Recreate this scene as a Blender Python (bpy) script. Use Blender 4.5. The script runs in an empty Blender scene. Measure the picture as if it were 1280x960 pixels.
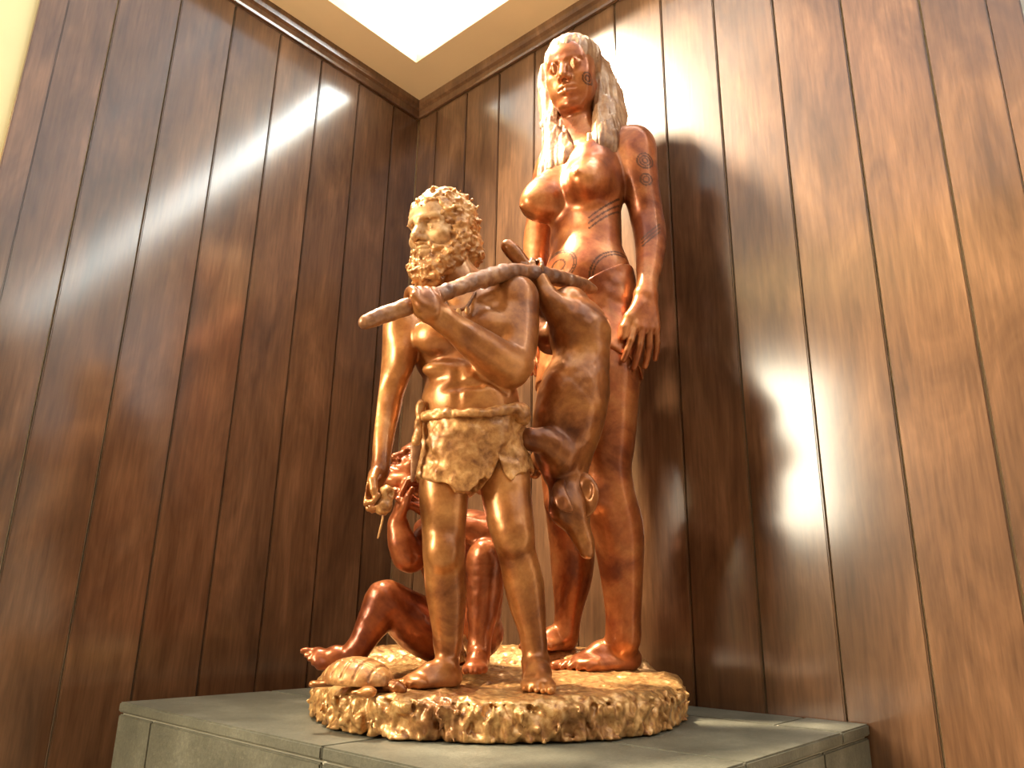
import bpy, bmesh, math, random
import numpy as np
from mathutils import Matrix, Vector

# ------------------------------------------------------------------ camera, world, lights, exposure
scn = bpy.context.scene
col = scn.collection
cam = bpy.data.objects.new('camera', bpy.data.cameras.new('camera'))
col.objects.link(cam)
cam.data.sensor_width = 36.0
cam.data.lens = 26.313
cam.data.clip_start = 0.02
cam.matrix_world = Matrix(((0.75007, 0.17911, 0.63664, 2.957),
                           (0.66116, -0.22675, -0.71516, -2.454),
                           (0.01627, 0.95734, -0.28850, 1.300),
                           (0, 0, 0, 1)))
scn.camera = cam
w = bpy.data.worlds.new('world'); scn.world = w; w.use_nodes = True
bg = w.node_tree.nodes['Background']
bg.inputs[0].default_value = (0.95, 0.98, 1.0, 1)
bg.inputs[1].default_value = 1.25
vs = scn.view_settings
vs.view_transform = 'Standard'; vs.look = 'None'; vs.gamma = 1.0
vs.use_curve_mapping = False
vs.exposure = 0.55

def area_light(name, loc, target, size, power, color):
    l = bpy.data.lights.new(name, 'AREA'); l.shape = 'SQUARE'; l.size = size; l.energy = power; l.color = color
    o = bpy.data.objects.new(name, l); col.objects.link(o); o.location = loc
    o.rotation_euler = (Vector(target) - Vector(loc)).to_track_quat('-Z', 'Y').to_euler()
    return o
spot = bpy.data.objects.new('tray_spotlight', bpy.data.lights.new('tray_spotlight', 'SPOT')); col.objects.link(spot)
spot.data.energy = 2200; spot.data.color = (1.0, 0.83, 0.58); spot.data.shadow_soft_size = .20
spot.data.spot_size = math.radians(62); spot.data.spot_blend = 1.0
spot.location = (0.37, -1.40, 4.98)
spot.rotation_euler = (Vector((2.1, -.12, 1.8)) - spot.location).to_track_quat('-Z', 'Y').to_euler()
area_light('added_fill_light', (0.06, -4.2, 2.8), (1.06, -3.2, 2.7), 1.5, 190, (1.0, 0.88, 0.66))  # unseen fill lamp, added to brighten the figures' fronts from the left
# ------------------------------------------------------------------ helpers
def tag(o, label=None, cat=None, group=None, kind=None):
    if label: o['label'] = label
    if cat: o['category'] = cat
    if group: o['group'] = group
    if kind: o['kind'] = kind
    return o

def link(name, me, mat=None, parent=None):
    o = bpy.data.objects.new(name, me); col.objects.link(o)
    if mat and not me.materials: me.materials.append(mat)
    if parent: o.parent = parent
    return o

ROTZ = math.radians(41.676)
def root(name, loc, rz=ROTZ):
    o = bpy.data.objects.new(name, None); col.objects.link(o)
    o.empty_display_size = .1; o.location = loc; o.rotation_euler = (0, 0, rz)
    return o

def box_mesh(name, lo, hi, bev=0.0, seg=1):
    bm = bmesh.new()
    bmesh.ops.create_cube(bm, size=1.0)
    for v in bm.verts:
        v.co = Vector([lo[i] + (v.co[i] + .5) * (hi[i] - lo[i]) for i in range(3)])
    if bev: bmesh.ops.bevel(bm, geom=bm.edges[:], offset=bev, segments=seg, affect='EDGES')
    me = bpy.data.meshes.new(name); bm.to_mesh(me); bm.free()
    return me

# ------------------------------------------------------------------ materials
def new_mat(name):
    m = bpy.data.materials.new(name); m.use_nodes = True
    nt = m.node_tree; b = nt.nodes['Principled BSDF']
    return m, nt, b
def N(nt, t, **kw):
    n = nt.nodes.new(t)
    for k, v in kw.items(): setattr(n, k, v)
    return n
def ramp(nt, stops):
    r = N(nt, 'ShaderNodeValToRGB')
    e = r.color_ramp.elements
    while len(e) < len(stops): e.new(.5)
    for i, (p, c) in enumerate(stops): e[i].position = p; e[i].color = (*c, 1)
    return r
def noise(nt, vec, scale, detail=5, rough=.55, dist=0.0):
    n = N(nt, 'ShaderNodeTexNoise'); n.inputs['Scale'].default_value = scale
    n.inputs['Detail'].default_value = detail; n.inputs['Roughness'].default_value = rough
    n.inputs['Distortion'].default_value = dist
    nt.links.new(vec, n.inputs['Vector']); return n
def bump(nt, b, h, strength, dist):
    n = N(nt, 'ShaderNodeBump'); n.inputs['Strength'].default_value = strength; n.inputs['Distance'].default_value = dist
    nt.links.new(h, n.inputs['Height']); nt.links.new(n.outputs[0], b.inputs['Normal']); return n
def mixc(nt, fac, a, b, mode='MIX'):
    m = N(nt, 'ShaderNodeMix', data_type='RGBA', blend_type=mode)
    for s, v in ((m.inputs[0], fac), (m.inputs[6], a), (m.inputs[7], b)):
        if hasattr(v, 'links') or isinstance(v, bpy.types.NodeSocket): nt.links.new(v, s)
        elif isinstance(v, tuple): s.default_value = (*v, 1)
        else: s.default_value = v
    return m.outputs[2]

def wood_mat():
    m, nt, b = new_mat('walnut_board')
    tc = N(nt, 'ShaderNodeTexCoord'); oi = N(nt, 'ShaderNodeObjectInfo')
    off = N(nt, 'ShaderNodeVectorMath', operation='ADD')
    cmb = N(nt, 'ShaderNodeCombineXYZ')
    mul = N(nt, 'ShaderNodeMath', operation='MULTIPLY'); mul.inputs[1].default_value = 37.0
    nt.links.new(oi.outputs['Random'], mul.inputs[0])
    for i in range(3): nt.links.new(mul.outputs[0], cmb.inputs[i])
    nt.links.new(tc.outputs['Object'], off.inputs[0]); nt.links.new(cmb.outputs[0], off.inputs[1])
    mp = N(nt, 'ShaderNodeMapping'); mp.inputs['Scale'].default_value = (1, 1, .07)
    nt.links.new(off.outputs[0], mp.inputs[0])
    fine = noise(nt, mp.outputs[0], 70, 6, .6, .3)
    mp2 = N(nt, 'ShaderNodeMapping'); mp2.inputs['Scale'].default_value = (1, 1, .28)
    nt.links.new(off.outputs[0], mp2.inputs[0])
    broad = noise(nt, mp2.outputs[0], 6.5, 4, .55, .8)
    r1 = ramp(nt, [(.28, (.075, .034, .015)), (.52, (.140, .068, .031)), (.75, (.235, .122, .060))])
    nt.links.new(broad.outputs[0], r1.inputs[0])
    r2 = ramp(nt, [(.3, (.70, .66, .62)), (.7, (1.15, 1.12, 1.1))])
    nt.links.new(fine.outputs[0], r2.inputs[0])
    c = mixc(nt, 1.0, r1.outputs[0], r2.outputs[0], 'MULTIPLY')
    rr = ramp(nt, [(0, (.86, .85, .84)), (1, (1.12, 1.11, 1.10))])
    nt.links.new(oi.outputs['Random'], rr.inputs[0])
    c = mixc(nt, 1.0, c, rr.outputs[0], 'MULTIPLY')
    nt.links.new(c, b.inputs['Base Color'])
    b.inputs['Roughness'].default_value = .40
    b.inputs['Coat Weight'].default_value = 1.0; b.inputs['Coat Roughness'].default_value = .16; b.inputs['Coat IOR'].default_value = 1.62; b.inputs['Specular IOR Level'].default_value = .2
    bump(nt, b, fine.outputs[0], .05, .01)
    return m

def plaster_mat(name, c):
    m, nt, b = new_mat(name)
    tc = N(nt, 'ShaderNodeTexCoord')
    n = noise(nt, tc.outputs['Object'], 3, 4)
    r = ramp(nt, [(.3, tuple(x * .95 for x in c)), (.7, c)])
    nt.links.new(n.outputs[0], r.inputs[0]); nt.links.new(r.outputs[0], b.inputs['Base Color'])
    b.inputs['Roughness'].default_value = .75
    n2 = noise(nt, tc.outputs['Object'], 180, 3); bump(nt, b, n2.outputs[0], .08, .005)
    return m

def stone_mat():
    m, nt, b = new_mat('grey_green_stone')
    tc = N(nt, 'ShaderNodeTexCoord')
    n = noise(nt, tc.outputs['Object'], 5, 6, .65); n2 = noise(nt, tc.outputs['Object'], 120, 5, .7)
    r = ramp(nt, [(.3, (.085, .082, .060)), (.55, (.150, .145, .108)), (.8, (.26, .25, .19))])
    nt.links.new(n.outputs[0], r.inputs[0])
    r2 = ramp(nt, [(.35, (.75, .75, .75)), (.62, (1.05, 1.05, 1.05)), (.78, (1.7, 1.65, 1.5))])
    nt.links.new(n2.outputs[0], r2.inputs[0])
    nt.links.new(mixc(nt, 1.0, r.outputs[0], r2.outputs[0], 'MULTIPLY'), b.inputs['Base Color'])
    b.inputs['Roughness'].default_value = .5
    bump(nt, b, n2.outputs[0], .35, .006)
    return m

def bronze_mat(name, lo, mid, hi, rough=.31, metal=.5, grain=.12, scale=9, lines=False, patina=False):
    m, nt, b = new_mat(name)
    tc = N(nt, 'ShaderNodeTexCoord')
    n = noise(nt, tc.outputs['Object'], scale, 6, .6, .4)
    r = ramp(nt, [(.30, lo), (.50, mid), (.72, hi)])
    nt.links.new(n.outputs[0], r.inputs[0])
    f = noise(nt, tc.outputs['Object'], 90, 5, .65)
    rf = ramp(nt, [(.25, (.84, .80, .76)), (.7, (1.06, 1.06, 1.06))])
    nt.links.new(f.outputs[0], rf.inputs[0])
    c = mixc(nt, 1.0, r.outputs[0], rf.outputs[0], 'MULTIPLY')
    st = noise(nt, tc.outputs['Object'], 4.2, 5, .6, .8)
    rs = ramp(nt, [(.36, (.42, .30, .24)), (.50, (.88, .84, .80)), (.66, (1.15, 1.18, 1.2))]); nt.links.new(st.outputs[0], rs.inputs[0])
    c = mixc(nt, 1.0, c, rs.outputs[0], 'MULTIPLY')
    if patina:
        pa = N(nt, 'ShaderNodeAttribute'); pa.attribute_name = 'patina'
        pn = noise(nt, tc.outputs['Object'], 42, 6, .6)
        pr = ramp(nt, [(.3, (.36, .17, .06)), (.5, (.58, .34, .15)), (.72, (.74, .50, .26))]); nt.links.new(pn.outputs[0], pr.inputs[0])
        c = mixc(nt, pa.outputs['Fac'], c, pr.outputs[0])
    if lines:
        at = N(nt, 'ShaderNodeAttribute'); at.attribute_name = 'engraved'
        c = mixc(nt, at.outputs['Fac'], c, tuple(x * .22 for x in mid))
    nt.links.new(c, b.inputs['Base Color'])
    b.inputs['Metallic'].default_value = metal
    rr = N(nt, 'ShaderNodeMapRange'); rr.inputs['To Min'].default_value = rough * .75; rr.inputs['To Max'].default_value = rough * 1.35
    nt.links.new(f.outputs[0], rr.inputs[0]); ro = rr.outputs[0]
    if patina:
        ad = N(nt, 'ShaderNodeMath', operation='MULTIPLY_ADD'); ad.inputs[1].default_value = .22
        nt.links.new(pa.outputs['Fac'], ad.inputs[0]); nt.links.new(ro, ad.inputs[2]); ro = ad.outputs[0]
    nt.links.new(ro, b.inputs['Roughness'])
    b.inputs['Coat Weight'].default_value = .25; b.inputs['Coat Roughness'].default_value = .15
    fb = noise(nt, tc.outputs['Object'], 55, 3, .5)
    bump(nt, b, fb.outputs[0], grain, .004)
    return m

WOOD = wood_mat()
CREAM = plaster_mat('cream_plaster', (.90, .68, .40))
BEIGE = plaster_mat('beige_plaster', (.50, .42, .32))
YELLOW = plaster_mat('pale_yellow_plaster', (.86, .78, .45))
WHITE = plaster_mat('white_plaster', (.85, .84, .80))
STONE = stone_mat()
MORTAR = plaster_mat('pale_mortar', (.55, .52, .42))
FLOORM = plaster_mat('floor_tile', (.42, .36, .28))
SKIN_M = bronze_mat('bronze_golden_brown', (.25, .080, .020), (.44, .175, .050), (.58, .28, .095), patina=True)
SKIN_W = bronze_mat('bronze_red_brown', (.27, .062, .018), (.44, .140, .042), (.56, .235, .08), lines=True)
SKIN_S = bronze_mat('bronze_dark_red', (.20, .045, .014), (.36, .10, .030), (.50, .17, .055))
SKIN_G = bronze_mat('bronze_deep_brown', (.17, .055, .018), (.34, .125, .035), (.52, .23, .07))
PATINA = bronze_mat('bronze_pale_patina', (.26, .10, .03), (.56, .28, .095), (.76, .46, .19), .45, .4, .5, 42)
HAIRW = bronze_mat('bronze_hair_patina', (.25, .115, .05), (.40, .23, .115), (.54, .35, .20), .45, .25, .5, 22)
ROCK = bronze_mat('bronze_rough_ground', (.24, .09, .03), (.56, .31, .11), (.80, .54, .25), .34, .45, .6, 55)
DARKB = bronze_mat('bronze_dark_wood', (.13, .05, .022), (.26, .11, .045), (.42, .21, .09), .38, .25, .5, 20)

# ------------------------------------------------------------------ implicit-surface sculpting
def _h(ix, iy, iz):
    n = (ix * 374761393 + iy * 668265263 + iz * 2147483647) & 0x7fffffff
    n = ((n ^ (n >> 13)) * 1274126177) & 0x7fffffff
    return ((n ^ (n >> 16)) & 0xffff).astype(np.float32) / 65535.0
def vnoise(x, y, z, s, sx=1., sy=1., sz=1.):
    x, y, z = np.broadcast_arrays(x * (s * sx), y * (s * sy), z * (s * sz))
    ix, iy, iz = (np.floor(a).astype(np.int64) for a in (x, y, z))
    fx, fy, fz = x - ix, y - iy, z - iz
    fx, fy, fz = (a * a * (3 - 2 * a) for a in (fx, fy, fz))
    o = 0
    for a in (0, 1):
        for b in (0, 1):
            for c in (0, 1):
                o = o + _h(ix + a, iy + b, iz + c) * ((fx if a else 1 - fx) * (fy if b else 1 - fy) * (fz if c else 1 - fz))
    return o * 2 - 1

class Vol:
    """A sculpting volume: smooth unions of round limbs and ellipsoids, turned into one closed mesh."""
    def __init__(s, lo, hi, h):
        s.h = h; s.ax = [np.arange(lo[i], hi[i] + h, h, dtype=np.float32) for i in range(3)]
        s.d = np.full([len(a) for a in s.ax], .2, np.float32)
    def sl(s, lo, hi, m):
        r = []
        for i in range(3):
            a = s.ax[i]; r.append(slice(int(np.searchsorted(a, lo[i] - m)), int(np.searchsorted(a, hi[i] + m))))
        X, Y, Z = (s.ax[i][r[i]] for i in range(3))
        return tuple(r), X[:, None, None], Y[None, :, None], Z[None, None, :]
    def put(s, fn, lo, hi, k, sign=1, infl=0.0):
        r, X, Y, Z = s.sl(lo, hi, k + .012 + infl)
        a = s.d[r]
        if a.size == 0: return
        v = fn(X, Y, Z) - infl
        if sign > 0:
            t = np.maximum(k - np.abs(a - v), 0) / k
            s.d[r] = np.minimum(a, v) - t * t * k * .25
        else:
            v = -v
            t = np.maximum(k - np.abs(a - v), 0) / k
            s.d[r] = np.maximum(a, v) + t * t * k * .25
    def run(s, prims, infl=0.0):
        for p in prims: s.put(p[0], p[1], p[2], p[3], p[4], infl if p[4] > 0 else 0.0)
        return s
    def field(s, fn):
        r, X, Y, Z = s.sl([a[0] for a in s.ax], [a[-1] for a in s.ax], 1)
        s.d = np.ascontiguousarray(fn(X, Y, Z, s.d).astype(np.float32))
        return s
    def rough(s, amp, freq, sx=1., sy=1., sz=1., oct=2, lo=None, hi=None):
        lo = lo or [a[0] for a in s.ax]; hi = hi or [a[-1] for a in s.ax]
        r, X, Y, Z = s.sl(lo, hi, .0)
        sub = s.d[r]; msk = np.abs(sub) < .04 
        I = np.nonzero(msk)
        x, y, z = X[I[0], 0, 0], Y[0, I[1], 0], Z[0, 0, I[2]]
        n = 0; a = 1.; f = freq
        for o in range(oct):
            n = n + a * vnoise(x + 7.3 * o, y + 3.1, z - 5.7 * o, f, sx, sy, sz); a *= .5; f *= 2.1
        sub[I] = sub[I] - amp * n.astype(np.float32)
        return s
    def arrays(s):
        d = s.d; n = np.array(d.shape)
        for ax in range(3):
            i0 = [slice(None)] * 3; i0[ax] = 0; d[tuple(i0)] = .2; i0[ax] = -1; d[tuple(i0)] = .2
        g = d < 0
        cnt = np.zeros(n - 1, np.uint8)
        for a in (0, 1):
            for b in (0, 1):
                for c in (0, 1): cnt += g[a:n[0] - 1 + a, b:n[1] - 1 + b, c:n[2] - 1 + c]
        I = np.nonzero((cnt > 0) & (cnt < 8))
        vi = np.full(n - 1, -1, np.int32); vi[I] = np.arange(len(I[0]), dtype=np.int32)
        acc = np.zeros((len(I[0]), 3), np.float32); num = np.zeros(len(I[0]), np.float32)
        C = [(a, b, c) for a in (0, 1) for b in (0, 1) for c in (0, 1)]
        for p in C:
            for ax in range(3):
                if p[ax]: continue
                q = list(p); q[ax] = 1
                A = d[I[0] + p[0], I[1] + p[1], I[2] + p[2]]; B = d[I[0] + q[0], I[1] + q[1], I[2] + q[2]]
                x = (A < 0) != (B < 0)
                t = np.where(x, A / np.where(x, A - B, 1), 0)
                for j in range(3): acc[:, j] += np.where(x, p[j] + (t if j == ax else 0), 0)
                num += x
        pos = acc / num[:, None]
        V = np.stack([s.ax[j][0] + s.h * (I[j] + pos[:, j]) for j in range(3)], 1)
        F = []
        for ax in range(3):
            u, v = (ax + 1) % 3, (ax + 2) % 3
            lo = [slice(None)] * 3; hi = [slice(None)] * 3
            lo[ax] = slice(0, -1); hi[ax] = slice(1, None)
            A = g[tuple(lo)]; B = g[tuple(hi)]
            E = np.nonzero(A != B)
            ok = (E[u] > 0) & (E[v] > 0) & (E[u] < n[u] - 1) & (E[v] < n[v] - 1)
            E = [e[ok] for e in E]; fl = A[tuple(E)]
            def cell(du, dv):
                e = [x.copy() for x in E]; e[u] = e[u] + du; e[v] = e[v] + dv
                return vi[tuple(e)]
            q = np.stack([cell(-1, -1), cell(0, -1), cell(0, 0), cell(-1, 0)], 1)
            q[~fl] = q[~fl][:, ::-1]
            F.append(q)
        return V, np.concatenate(F)
    def obj(s, name, mat, parent, keep=True):
        V, F = s.arrays()
        # keep only the biggest piece and drop stray crumbs
        lab = np.arange(len(V))
        while True:
            m = lab[F].min(1); new = lab.copy()
            np.minimum.at(new, F.ravel(), np.repeat(m, 4)); new = new[new]; new = new[new]
            if (new == lab).all(): break
            lab = new
        u, c = np.unique(lab, return_counts=True)
        good = np.isin(lab, u[c > max(60, .004 * len(V))])
        idx = np.cumsum(good) - 1; F = idx[F[good[F[:, 0]]]]; V = V[good]
        # a few volume-keeping smoothing passes
        k = np.zeros(len(V))
        for a in range(4): k += 2 * np.bincount(F[:, a], minlength=len(V))
        k = np.maximum(k, 1)[:, None]
        for lam in (.55, -.50, .55, -.50, .55):
            nb = np.zeros_like(V)
            for a, b in ((0, 1), (1, 2), (2, 3), (3, 0)):
                for p, q in ((a, b), (b, a)):
                    for j in range(3): nb[:, j] += np.bincount(F[:, p], V[F[:, q], j], len(V))
            V = V + lam * (nb / k - V)
        me = bpy.data.meshes.new(name); me.from_pydata(V.astype(float), [], F); me.shade_smooth()
        s.V = V; s.d = None
        return link(name, me, mat, parent)

def A3(v): return np.array(v, np.float32)
def cap(a, b, ra, rb, k=.02, sign=1, flat=None):
    a, b = A3(a), A3(b); ba = b - a; L = max(float(ba @ ba), 1e-9)
    def fn(X, Y, Z):
        x, y, z = X - a[0], Y - a[1], Z - a[2]
        t = np.clip((x * ba[0] + y * ba[1] + z * ba[2]) / L, 0, 1)
        x, y, z = x - t * ba[0], y - t * ba[1], z - t * ba[2]
        if flat:
            n, f = flat; q = (x * n[0] + y * n[1] + z * n[2]) * (f - 1)
            x, y, z = x + q * n[0], y + q * n[1], z + q * n[2]
            return (np.sqrt(x * x + y * y + z * z) - (ra + (rb - ra) * t)) / (f ** .5)
        return np.sqrt(x * x + y * y + z * z) - (ra + (rb - ra) * t)
    R = max(ra, rb)
    return (fn, np.minimum(a, b) - R, np.maximum(a, b) + R, k, sign)
def ell(c, r, B=None, k=.025, sign=1):
    """ellipsoid; B = three unit axes (rows) the radii belong to"""
    c, r = A3(c), A3(r); B = np.eye(3, dtype=np.float32) if B is None else A3(B)
    def fn(X, Y, Z):
        x, y, z = X - c[0], Y - c[1], Z - c[2]
        q = [x * B[i][0] + y * B[i][1] + z * B[i][2] for i in range(3)]
        k0 = np.sqrt(sum((q[i] / r[i]) ** 2 for i in range(3))); k1 = np.sqrt(sum((q[i] / r[i] ** 2) ** 2 for i in range(3)))
        return k0 * (k0 - 1) / np.maximum(k1, 1e-6)
    e = np.sqrt(((B * r[:, None]) ** 2).sum(0))
    return (fn, c - e, c + e, k, sign)
def limb(pts, k=.014, flat=None, kk=None):
    """chain of tapering round segments; points are (x, y, z, radius); the first one blends with kk"""
    o = []
    if 4 <= len(pts) <= 12: pts = curve(pts, 3)
    for i in range(len(pts) - 1):
        p, q = pts[i], pts[i + 1]
        o.append(cap(p[:3], q[:3], p[3], q[3], kk if (kk and i == 0) else k, 1, flat))
    return o
def curve(pts, n=6):
    """Catmull-Rom points through pts (any number of components)"""
    P = [np.array(p, float) for p in pts]; P = [2 * P[0] - P[1]] + P + [2 * P[-1] - P[-2]]; o = []
    for i in range(1, len(P) - 2):
        for j in range(n):
            t = j / n
            o.append(.5 * (2 * P[i] + (P[i + 1] - P[i - 1]) * t + (2 * P[i - 1] - 5 * P[i] + 4 * P[i + 1] - P[i + 2]) * t * t
                           + (3 * P[i] - P[i - 1] - 3 * P[i + 1] + P[i + 2]) * t ** 3))
    o.append(P[-2]); return [tuple(x) for x in o]
def unit(v): v = np.array(v, float); return v / np.linalg.norm(v)
def frame(f, u=(0, 0, 1)):
    """face frame: rows are side (figure's left), forward, up"""
    f = unit(f); s = unit(np.cross(u, f)); return np.array([s, f, np.cross(f, s)])
def off(c, B, v, S=1.0): return tuple(np.array(c[:3]) + S * (v[0] * B[0] + v[1] * B[1] + v[2] * B[2]))

def head(c, B, S, nose=1.0, ears=True, full=False):
    o = []
    E = lambda v, r, k=.012, sg=1: o.append(ell(off(c, B, v, S), tuple(x * S for x in r), B, k * S, sg))
    K = lambda a, b, ra, rb, k=.01, sg=1: o.append(cap(off(c, B, a, S), off(c, B, b, S), ra * S, rb * S, k * S, sg))
    E((0, -.012, .035), (.074, .094, .082)); E((0, .028, -.028), (.058, .060, .085), .03)
    E((0, .05, .045), (.056, .04, .042), .02)
    for s in (-1, 1):
        K((s * .054, -.012, -.045), (s * .024, .058, -.096), .021, .019, .025)
        E((s * .044, .053, -.018), (.024, .022, .019), .02)
    E((0, .070, -.100), (.023, .019, .019), .02)
    if full:
        for s in (-1, 1): E((s * .038, .048, -.048), (.028, .030, .042), .02); E((s * .050, .028, .010), (.022, .034, .040), .02)
    for s in (-1, 1):
        K((s * .045, .066, .030), (s * .010, .086, .026), .008 if full else .0115, .008 if full else .0125, .012)
        E((s * .032, .098 if full else .0935, .008), (.017, .018, .011) if full else (.022, .024, .0155), .010, -1)
    for s in (-1, 1):
        ey = 0 if full else -.0045
        E((s * .032, .0725 if full else .0640, .009), (.0175, .0155, .0125) if full else (.0145, .0145, .0135), .003)
        K((s * .049, .066 + ey, .010), (s * .034, .084 + ey, .0195), .0042, .0048, .004); K((s * .034, .084 + ey, .0195), (s * .016, .077 + ey, .009), .0048, .004, .004)
        K((s * .048, .066 + ey, .004), (s * .033, .081 + ey, -.002), .0035, .004, .005); K((s * .033, .081 + ey, -.002), (s * .017, .076 + ey, .005), .004, .0035, .005)
    if not full:
        for s in (-1, 1):
            K((s * .048, .070, .0165), (s * .018, .083, .0185), .0055, .0060, .006, -1)
            K((s * .047, .073, .0070), (s * .032, .0835, .0080), .0030, .0034, .002, -1); K((s * .032, .0835, .0080), (s * .018, .078, .0068), .0034, .0030, .002, -1)
    K((0, .080, .022), (0, .080 + .030 * nose, -.024), .0095, .0125, .012)
    for s in (-1, 1): E((s * .0135, .092, -.029), (.0085, .012, .009), .007)
    for s in (-1, 1): E((s * .0075, .102, -.039), (.0042, .006, .005), .003, -1)
    E((0, .072, -.062), (.030, .020, .022), .015)
    for s in (-1, 1):
        K((s * .025, .078, -.0575), (s * .005, .092, -.0515), .0045, .0068, .006)
        K((s * .022, .078, -.064), (0, .0905, -.0675), .005, .0078, .006)
        K((s * .027, .083, -.0595), (0, .1015, -.0590), .0026, .0032, .003, -1)
        if ears: E((s * .078, -.006, -.002), (.010, .020, .031), .008)
    return o

def hand(wr, D, Nn, S, side, curl, spread=.0, thumb=None):
    """wr wrist point, D finger direction, Nn palm direction, side=+1/-1 picks the thumb side, curl per joint in radians"""
    D = unit(D); Nn = unit(np.array(Nn) - D * np.dot(Nn, D)); T = np.cross(D, Nn) * side; W = np.array(wr[:3], float)
    P = lambda d, t, n: W + S * (d * D + t * T + n * Nn)
    o = []
    kn = [(.096, .033), (.100, .011), (.096, -.011), (.088, -.031)]
    for i, (d, t) in enumerate(kn):
        o.append(cap(P(0.0, t * .45, 0), P(d, t, 0), .019 * S, .0125 * S, .014 * S))
    ln = [1.0, 1.1, 1.02, .82]
    for i, (d, t) in enumerate(kn):
        cu = curl[i] if isinstance(curl[0], (tuple, list)) else curl
        p = P(d, t, 0); a = 0.; r = .0112 - .0008 * (i == 3)
        for j, l in enumerate((.046, .030, .024)):
            a += cu[j]
            dr = D * math.cos(a) + Nn * math.sin(a) + T * spread * (1.5 - i)
            q = p + S * l * ln[i] * dr; r2 = r * .9
            o.append(cap(p, q, r * S, r2 * S, .003 * S)); p = q; r = r2
    th = thumb or [(.020, .028, .008), (.058, .056, .018), (.090, .066, .026), (.114, .066, .034)]
    rr = [.020, .0155, .0125, .010]
    for i in range(3): o.append(cap(P(*th[i]), P(*th[i + 1]), rr[i] * S, rr[i + 1] * S, (.012 if i == 0 else .004) * S))
    return o

def foot(heel, F, L, side, ankle, ra, U=(0, 0, 1)):
    """heel = ground point under the heel's back, F toe direction, side=+1/-1 picks the big-toe side"""
    S = L / .25; F = unit(F); U = unit(np.array(U) - F * np.dot(U, F)); M = np.cross(F, U) * side; H = np.array(heel, float)
    P = lambda f, m, u: H + S * (f * F + m * M + u * U)
    B = np.array([F, M, U]); o = []
    o.append(ell(P(.036, 0, .032), (.036 * S, .031 * S, .033 * S), B, .02))
    o.append(cap(ankle, P(.058, 0, .055), ra, .034 * S, .02))
    o.append(cap(P(.058, .002, .062), P(.115, .006, .044), .034 * S, .031 * S, .02)); o.append(cap(P(.115, .006, .044), P(.172, .010, .022), .031 * S, .023 * S, .02))
    o.append(cap(P(.05, -.012, .022), P(.158, -.028, .017), .022 * S, .018 * S, .02))
    o.append(ell(P(.172, .006, .019), (.034 * S, .043 * S, .020 * S), B, .018))
    for s in (-1, 1): o.append(ell(P(.055, s * .028, .076 - .006 * (s < 0)), (.014 * S, .012 * S, .014 * S), B, .012))
    o.append(cap(P(.185, .031, .018), P(.226, .029, .014), .0145 * S, .0135 * S, .006)); o.append(cap(P(.226, .029, .014), P(.240, .028, .013), .0145 * S, .012 * S, .003))
    for i in range(4):
        m = .009 - .0155 * i; f = .225 - .0125 * i - .004 * i * i * .5
        o.append(cap(P(.180 - .010 * i, m, .019), P(f - .014, m, .020), .0105 * S, .0085 * S, .004)); o.append(cap(P(f - .014, m, .020), P(f, m, .010), .0088 * S, .0085 * S, .003))
    o.append((lambda X, Y, Z, H=H, U=U: (X - H[0]) * U[0] + (Y - H[1]) * U[1] + (Z - H[2]) * U[2], H - L * 1.2, H + L * 1.2 * np.array([1, 1, 0]) + [0, 0, .012], .004, -1))
    return o

glass, nt, b = new_mat('skylight_glass')
nt.nodes.remove(b)
mx = N(nt, 'ShaderNodeMixShader'); mx.inputs[0].default_value = .05
nt.links.new(N(nt, 'ShaderNodeBsdfTransparent').outputs[0], mx.inputs[1]); gl = N(nt, 'ShaderNodeBsdfGlossy'); gl.inputs['Roughness'].default_value = .02
nt.links.new(gl.outputs[0], mx.inputs[2]); nt.links.new(mx.outputs[0], nt.nodes['Material Output'].inputs[0])

# ------------------------------------------------------------------ the room
def plain(name, lo, hi, mat, bev=0.0):
    return tag(link(name, box_mesh(name, lo, hi, bev), mat), kind='structure')

TOP = 4.164
plain('floor', (-.3, -7, -.1), (7.5, .3, 0), FLOORM)
wall_left = plain('wall_left', (-.14, -1.926, 0), (-.022, .12, TOP), CREAM)
wall_right = plain('wall_right', (-.022, .022, 0), (2.874, .14, TOP), CREAM)
wlp = plain('wall_left_plaster', (-.14, -3.4, 0), (-.012, -1.926, TOP), YELLOW)
for lo, hi in (((-.14, -7, 0), (-.012, -5.0, TOP)), ((-.14, -5.0, 0), (-.012, -3.4, 1.9)), ((-.14, -5.0, 3.7), (-.012, -3.4, TOP))):
    link('wall_section', box_mesh('wall_section', lo, hi), YELLOW, wlp)
wrp = plain('wall_right_plaster', (2.874, .012, 0), (3.0, .14, TOP), WHITE)
for lo, hi in (((6.3, .012, 0), (7.5, .14, TOP)), ((3.0, .012, 0), (6.3, .14, 2.7)), ((3.0, .012, 4.0), (6.3, .14, TOP))):
    link('wall_section', box_mesh('wall_section', lo, hi), WHITE, wrp)
plain('wall_back', (-.14, -7.1, 0), (7.5, -7, TOP), BEIGE)
plain('wall_side', (7.5, -7.1, 0), (7.6, .14, TOP), BEIGE)

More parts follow.
